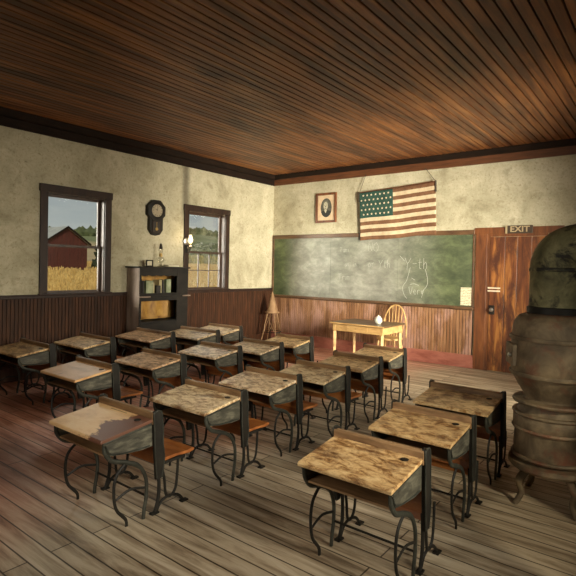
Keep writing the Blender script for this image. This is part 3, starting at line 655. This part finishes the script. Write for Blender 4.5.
# ------------------------------------------------------------------ teacher's table, chair, jar
tb = thing('teacher_table', "golden oak teacher's table with dark top in front of the chalkboard", 'table', (3.205,-1.17,0))
tw, td = .495, .37
MB().box(-tw-.04, tw+.04, -td-.03, td+.03, .755, .785, .008).build('tabletop', 'oakdark', tb)
MB().box(-tw-.04, tw+.04, -td-.045, -td-.03, .757, .783, .005).build('front_edge', 'oak', tb)
ap = MB()
ap.box(-tw+.05, tw-.05, -td+.005, -td+.025, .63, .755, .003); ap.box(-tw+.05, tw-.05, td-.025, td-.005, .63, .755, .003); ap.box(-tw+.005, -tw+.025, -td+.05, td-.05, .63, .755, .003); ap.box(tw-.025, tw-.005, -td+.05, td-.05, .63, .755, .003)
ap.build('apron', 'oak', tb)
dw = MB().box(-.2, .2, -td-.004, -td+.01, .648, .74, .004).build('drawer', 'oak', tb); MB().lathe([(.008,0),(.016,.012),(.0,.02)], n=12).build('knob', 'oak', dw, True, (0,-td-.004,.695)).rotation_euler.x = PI/2
for sx in (-1,1):
    for sy in (-1,1):
        c = MB(); x0, y0 = sx*(tw-.028), sy*(td-.028)
        c.box(x0-.028,x0+.028,y0-.028,y0+.028,.62,.755,.004)
        c.tube([(x0,y0,.62),(x0,y0,.3),(x0,y0,.0)], [.037,.031,.022], 4)
        c.build('leg', 'oak', tb)
ch = thing('windsor_chair', 'pale bow-back spindle chair behind the teacher\'s table', 'chair', (3.32,-.50,0), 0)
MB().prism([(.22*math.copysign(abs(math.cos(t))**.7, math.cos(t)), -.02+.21*math.copysign(abs(math.sin(t))**.7, math.sin(t))) for t in [i*2*PI/28 for i in range(28)]], 'z', .43, .468, .008).build('seat', 'oak', ch)
for sx in (-1,1):
    for sy in (-1,1): MB().tube([(sx*.15,sy*.13-.02,.44),(sx*.18,sy*.165-.02,.22),(sx*.20,sy*.19-.02,0)], [.016,.02,.013], 10).build('leg', 'oak', ch)
MB().tube([(-.178,-.17,.2),(-.178,.13,.2)], .01, 8).tube([(.178,-.17,.2),(.178,.13,.2)], .01, 8).tube([(-.178,-.02,.2),(.178,-.02,.2)], .01, 8).build('stretcher', 'oak', ch)
bow = [(.245*math.cos(t)*-1, .155+.07*max(0,math.sin(t)), .46+.60*math.sin(t)**.75) for t in [PI*i/24 for i in range(25)]]
MB().tube(bow, .014, 8).build('bow', 'oak', ch)
for i in range(7):
    u = (i-3)/3.5; t = math.acos(-u) ; top = (.245*u, .155+.07*math.sin(t), .46+.60*math.sin(t)**.75)
    MB().tube([(u*.17,.15,.46), top], [.010,.007], 8).build('spindle', 'oak', ch)
jr = thing('round_jar', 'small round white jar on the right front of the teacher\'s table', 'jar', (3.455,-1.24,.785))
MB().lathe([(.04,0),(.044,.004),(.062,.025),(.069,.06),(.062,.092),(.04,.115),(.035,.12)], n=24).build('body', 'white', jr, True)
MB().lathe([(.038,.12),(.038,.128),(.018,.138),(.010,.142),(.012,.15),(.0,.156)], n=20).build('lid', 'white', jr, True)

# ------------------------------------------------------------------ school desks
def make_desk(W, folded, topmat, tint, label, loc, rz=0.):
    t = thing('school_desk', label, 'desk', loc, rz, 'school desks in four rows'); h = W/2
    zt = lambda y: .60 + .05*y/.37            # underside of the sloping top
    top = MB().prism([(-.012,zt(-.012)),(.372,zt(.372)),(.372,zt(.372)+.022),(-.004,zt(-.004)+.022),(-.012,zt(-.012)+.014)], 'x', -h, h, .003).build('desktop', topmat, t)
    top.color = (*tint, 1)
    ld = MB().prism([(.372,.635),(.408,.635),(.410,.708),(.402,.716),(.378,.716),(.370,.705)], 'x', -h-.004, h+.004, .003).build('pencil_ledge', 'ledge', t)
    ink = MB().lathe([(.024,0),(.024,.004),(.0,.004)], n=16).build('ink_well', 'irondark', top, False, (h-.085,.315,zt(.315)+.021))
    MB().box(-h*.4, h*.2, .345, .352, zt(.348)+.0215, zt(.348)+.0228).build('pencil_groove', 'ledge', top)
    # book box
    MB().box(-h+.03, h-.03, .05, .36, .492, .504).build('box_floor', 'ledge', t)
    MB().box(-h+.03, h-.03, .35, .368, .49, .645).build('box_back', 'ledge', t)
    for s in (-1,1):
        x0, x1 = sorted((s*(h-.034), s*(h-.010)))
        sp = MB().prism([(.008,.597),(.385,.645),(.385,.485),(.30,.478),(.16,.488),(.06,.505)], 'x', x0, x1, .003).build('side_panel', 'boxside', t)
        # raised casting on the panel
        xs = s*(h-.010)
        q = MB().tube(spline([(xs,.025,.58),(xs,.05,.53),(xs,.085,.512),(xs,.18,.497),(xs,.36,.494)]), .006, 6).tube([(xs,.02,.590),(xs,.38,.636)], .005, 6)
        q.build('casting', 'iron', sp)
        # S shaped iron leg
        xl = s*(h-.024)
        MB().tube(spline([(xl,.03,.59),(xl,.035,.53),(xl,.085,.465),(xl,.19,.425),(xl,.29,.37),(xl,.345,.27),(xl,.35,.15),(xl,.335,.06),(xl,.33,.0)], 6), [.017]*9+[.016]*15+[.014]*25, 8, flat=.75).build('leg', 'iron', t)
        MB().tube(spline([(xl,.19,.425),(xl,.12,.36),(xl,.10,.26),(xl,.12,.14),(xl,.19,.05),(xl,.20,.0)], 6), .011, 8, flat=.75).tube(spline([(xl,.115,.2),(xl,.22,.235),(xl,.34,.21)]), .009, 6, flat=.7).build('leg_brace', 'irondark', t)
        # iron back upright and seat pedestal with its U loops
        MB().prism([(.405,.25),(.445,.25),(.47,.36),(.455,.5),(.450,.66),(.438,.716),(.415,.726),(.380,.722),(.374,.705),(.380,.62),(.388,.45)], 'x', *sorted((xl+s*.012, xl+s*.036)), .003).build('upright', 'irondark', t)
        rim = [(xl+s*.036,.385,.721),(xl+s*.036,.42,.724),(xl+s*.036,.443,.70),(xl+s*.036,.455,.6),(xl+s*.036,.457,.5),(xl+s*.036,.470,.37),(xl+s*.036,.448,.255)]
        rim2 = [(xl+s*.036,.380,.718),(xl+s*.036,.376,.70),(xl+s*.036,.382,.60),(xl+s*.036,.392,.42),(xl+s*.036,.408,.26)]
        MB().tube(spline(rim), .005, 6).tube(spline(rim2), .005, 6).build('upright_rim', 'iron', t)
        fo = MB()
        fo.tube(spline([(xl,.44,.33),(xl,.455,.2),(xl,.45,.1),(xl,.42,.0)]), .014, 8, flat=.75)
        fo.tube(spline([(xl,.47,.335),(xl,.50,.22),(xl,.515,.11),(xl,.555,.08),(xl,.60,.12),(xl,.615,.22),(xl,.62,.335)]), .011, 8, flat=.75)
        fo.tube(spline([(xl,.43,.0),(xl,.48,.07),(xl,.555,.085),(xl,.63,.06),(xl,.68,.0)]), .011, 8, flat=.75)
        fo.box(xl-.02,xl+.02,.39,.45,0,.012,.003).box(xl-.02,xl+.02,.65,.71,0,.012,.003)
        if not folded: fo.box(xl-.012, xl+.012, .44, .68, .326, .346, .003)
        fo.build('seat_pedestal', 'irondark', t)
    MB().tube([(-h+.03,.35,.15),(h-.03,.35,.15)], .008, 6).build('tie_rod', 'irondark', t)
    sb = MB()
    n = 5
    for i in range(n):
        z0 = .325 + i*.062; y0 = .425 + (.02 if i == 0 else .006 if i == 1 else 0)
        sb.box(-h+.014, h-.014, y0, y0+.018, z0, z0+.058, .004)
    sb.build('seat_back', 'seat', t)
    se = MB()
    if folded:
        pts = [(.478,.27),(.492,.262),(.515,.31),(.523,.40),(.513,.50),(.497,.525),(.484,.515),(.494,.41),(.490,.32)]
    else:
        pts = [(.468,.345),(.60,.352),(.72,.343),(.765,.352),(.772,.366),(.755,.374),(.70,.366),(.60,.373),(.468,.368)]
    se.prism(pts, 'x', -h+.02, h-.02, .003); se = se.build('seat', 'seat', t)
    if not folded: MB().tube([(-h+.03,.772,.360),(h-.03,.772,.360)], .006, 6).build('seat_edge', 'ledge', se)
    return t
C1 = (1,1,1); PALE_GLARE = (1.12,1.12,1.2); PINK_GLARE = (1.05,.92,.92); WARM = (.95,.85,.70); DIM = (.8,.68,.52)  # pale and pink tints paint window glare onto the desktops
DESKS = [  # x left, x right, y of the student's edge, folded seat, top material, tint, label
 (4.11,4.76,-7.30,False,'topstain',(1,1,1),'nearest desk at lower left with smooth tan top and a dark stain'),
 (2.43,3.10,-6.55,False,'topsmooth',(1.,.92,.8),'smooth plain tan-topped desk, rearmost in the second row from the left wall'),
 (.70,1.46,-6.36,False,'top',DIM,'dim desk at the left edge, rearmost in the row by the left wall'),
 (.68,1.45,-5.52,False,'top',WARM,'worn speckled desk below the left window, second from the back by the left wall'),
 (.70,1.55,-4.57,True,'top',PINK_GLARE,'pinkish worn desk standing directly before the left part of the bookcase'),
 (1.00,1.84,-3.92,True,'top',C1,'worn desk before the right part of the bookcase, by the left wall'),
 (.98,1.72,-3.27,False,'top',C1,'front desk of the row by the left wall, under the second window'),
 (2.46,3.15,-5.72,False,'top',PINK_GLARE,'mottled pinkish desk fourth from the front in the second row from the left wall'),
 (2.50,3.18,-4.83,True,'top',PALE_GLARE,'pale smooth-topped desk third from the front in the second row from the left wall'),
 (2.70,3.36,-4.21,True,'top',PALE_GLARE,'glaring pale desk second from the front in the second row from the left wall'),
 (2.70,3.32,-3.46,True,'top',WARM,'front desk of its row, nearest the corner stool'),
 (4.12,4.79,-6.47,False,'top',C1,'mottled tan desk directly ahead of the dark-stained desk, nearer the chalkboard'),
 (4.12,4.76,-5.68,False,'top',PALE_GLARE,'silvery pale-topped desk in the centre of the room with orange seat lowered'),
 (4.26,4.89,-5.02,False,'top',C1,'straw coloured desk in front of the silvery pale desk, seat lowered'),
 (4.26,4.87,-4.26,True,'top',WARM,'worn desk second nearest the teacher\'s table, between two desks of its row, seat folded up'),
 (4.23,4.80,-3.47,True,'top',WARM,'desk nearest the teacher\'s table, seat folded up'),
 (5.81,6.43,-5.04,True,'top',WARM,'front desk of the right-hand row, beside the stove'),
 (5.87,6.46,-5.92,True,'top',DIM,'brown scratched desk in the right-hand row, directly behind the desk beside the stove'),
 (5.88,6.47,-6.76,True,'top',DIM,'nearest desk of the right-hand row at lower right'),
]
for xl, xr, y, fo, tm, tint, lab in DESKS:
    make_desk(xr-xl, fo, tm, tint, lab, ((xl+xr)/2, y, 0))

# ------------------------------------------------------------------ stove
sv = thing('stove', 'rusty pot-bellied stove with thick elbowed stovepipe at the right', 'stove', (6.85,-4.86,0))
MB().lathe([(.262,.36),(.268,.44),(.262,.55),(.275,.58),(.275,.66),(.25,.69),(.23,.74),(.23,.775)], n=44).build('ash_pan', 'stove', sv, True)
MB().lathe([(.215,.775),(.20,.79),(.205,.81),(.25,.88),(.290,.955),(.302,.99),(.308,1.05),(.308,1.15),(.300,1.235)], n=48).build('belly', 'stove', sv, True)
for z, r in ((.975,.314),(1.24,.318)): MB().lathe([(r-.03,z-.018),(r-.004,z-.014),(r,z),(r-.004,z+.014),(r-.03,z+.018)], n=48).build('rim', 'stove', sv, True)
MB().lathe([(.300,1.245),(.298,1.30),(.285,1.36),(.25,1.405),(.19,1.425),(.0,1.43)], n=48).build('dome_lid', 'stove', sv, True)
for z in (.36,.565,.675,.765): MB().lathe([(.22,z-.016),(.278,z-.012),(.285,z),(.278,z+.012),(.22,z+.016)], n=40).build('band', 'stove', sv, True)
MB().lathe([(.16,.26),(.29,.27),(.305,.29),(.30,.32),(.2,.345)], n=40).build('base_plate', 'stove', sv, True)
for i in range(4):
    a = PI/4+i*PI/2; c, s = math.cos(a), math.sin(a)
    MB().tube(spline([(.2*c,.2*s,.25),(.26*c,.26*s,.17),(.24*c,.24*s,.08),(.29*c,.29*s,.0)]), [.03]*7+[.022]*12, 10).build('leg', 'stove', sv, True)
dd = MB().box(-.11,.11,-.325,-.29,1.03,1.19,.01).build('fire_door', 'stove', sv); MB().lathe([(.01,0),(.018,.02),(.0,.03)], n=12).build('latch', 'steel', dd, True, (.08,-.325,1.11)).rotation_euler.x = PI/2
dd.rotation_euler.z = -1.1
fe = MB().tube(spline([(.0,.0,1.425),(.0,0,1.5),(.0,0,1.68),(.0,0,1.78),(.035,0,1.86),(.12,0,1.905),(.25,0,1.91),(1.0,0,1.92),(2.03,0,1.93)]), .185, 28)
fe.build('stovepipe', 'pipe', sv, True)
MB().lathe([(.17,1.42),(.20,1.425),(.20,1.47),(.188,1.475)], n=32).build('pipe_collar', 'irondark', sv, True)
MB().lathe([(.184,1.735),(.192,1.74),(.192,1.762),(.184,1.767)], n=32).build('pipe_seam', 'pipe', sv, True)

# ------------------------------------------------------------------ lights, sky, camera
w = bpy.data.worlds.new('sky'); scn.world = w; w.use_nodes = True; nt = w.node_tree; nt.nodes.clear()
out = N(nt, 'ShaderNodeOutputWorld'); bg = N(nt, 'ShaderNodeBackground'); nt.links.new(bg.outputs[0], out.inputs[0])
tc = N(nt, 'ShaderNodeTexCoord'); sx = N(nt, 'ShaderNodeSeparateXYZ'); nt.links.new(tc.outputs['Generated'], sx.inputs[0])
grad = ramp(nt, sx.outputs[2], [(0,(.72,.72,.62)),(.06,(.62,.67,.66)),(.16,(.40,.47,.52)),(.6,(.34,.40,.46))])
nz = noise_tex(nt, coords(nt, (1,1,4), False, 'Generated'), 4, 6, .55, .2)
cl = ramp(nt, nz, [(.45,(0,0,0)),(.7,(.5,.5,.5))])
nt.links.new(mix(nt, cl, grad, (.78,.78,.72)), bg.inputs[0]); bg.inputs[1].default_value = .75
def lamp(kind, name, loc, energy, color, target=None, **kw):
    l = bpy.data.lights.new(name, kind); l.energy = energy; l.color = color
    for k_, v_ in kw.items(): setattr(l, k_, v_)
    o = bpy.data.objects.new(name, l); COL.objects.link(o); o.location = loc
    if target is not None: o.rotation_euler = (Vector(target)-Vector(loc)).to_track_quat('-Z','Y').to_euler()
    return o
lamp('SUN', 'sun', (20,-12,12), 2.0, (1,.86,.64), (4.0,-1.4,.0), angle=math.radians(3))
for (a, b), e, tg, spr in zip(WIN['R'], (40, 215, 40), ((2.8,-5.9,.6), (1.9,-.2,2.1), (2.8,-2.6,.5)), (62, 58, 70)):
    lamp('AREA', 'window_and_fill_light', (RX-.05, (a+b)/2, 2.0), e, (1,.92,.75), tg, shape='RECTANGLE', size=1.0, size_y=1.5, spread=math.radians(spr))
for (a, b), e in zip(WIN['L'], (50, 70)):
    lamp('AREA', 'window_and_fill_light', (-.5, (a+b)/2+.1, 3.1), e, (1,.95,.85), (2.2, (a+b)/2-.5, .6), shape='RECTANGLE', size=.9, size_y=.9)
# daylight slanting in through the second window onto the left end of the chalkboard
lamp('AREA', 'window_and_fill_light', (-2.8,-5.9,2.1), 115, (1,.96,.86), (1.3,0,1.75), shape='RECTANGLE', size=2.0, size_y=2.0, spread=math.radians(60))
lamp('AREA', 'window_and_fill_light', (-1.3,-7.0,2.4), 42, (1,.95,.86), (.5,-3.9,1.1), shape='RECTANGLE', size=1.2, size_y=1.2, spread=math.radians(60))
lamp('AREA', 'window_and_fill_light', (5.2,RY+.05,2.02), 14, (1,.92,.78), (5.4,-5.,.6), shape='RECTANGLE', size=1.1, size_y=1.4, spread=math.radians(90))  # rear fill light, added to brighten the stove and desks
lamp('POINT', 'lamp_flame', (.20,-2.64,2.26), 5, (1,.78,.48), shadow_soft_size=.05)

cam = bpy.data.cameras.new('camera'); co = bpy.data.objects.new('camera', cam); COL.objects.link(co); scn.camera = co
S = 1.15
yaw, pit, rol = (math.radians(v) for v in (37.5068, -.7571, 1.2433))
fwd = Vector((-math.sin(yaw)*math.cos(pit), math.cos(yaw)*math.cos(pit), math.sin(pit)))
right = Vector((math.cos(yaw), math.sin(yaw), 0)); up = right.cross(fwd)
r2 = right*math.cos(rol) + up*math.sin(rol); u2 = -right*math.sin(rol) + up*math.cos(rol)
co.matrix_world = Matrix(((r2.x,u2.x,-fwd.x,6.5926*S),(r2.y,u2.y,-fwd.y,-7.8792*S),(r2.z,u2.z,-fwd.z,1.5*S),(0,0,0,1)))
cam.sensor_fit = 'HORIZONTAL'; cam.sensor_width = 36; cam.lens = 36*502.8921/576; cam.clip_start = .02; cam.clip_end = 2000
cam.shift_x = -(293.5857-288)/576; cam.shift_y = (274.4317-288)/576
vs = scn.view_settings; vs.view_transform = 'Standard'; vs.look = 'None'; vs.gamma = 1; vs.exposure = -0.1
try: vs.use_curve_mapping = False
except Exception: pass
scn.display_settings.display_device = 'sRGB'
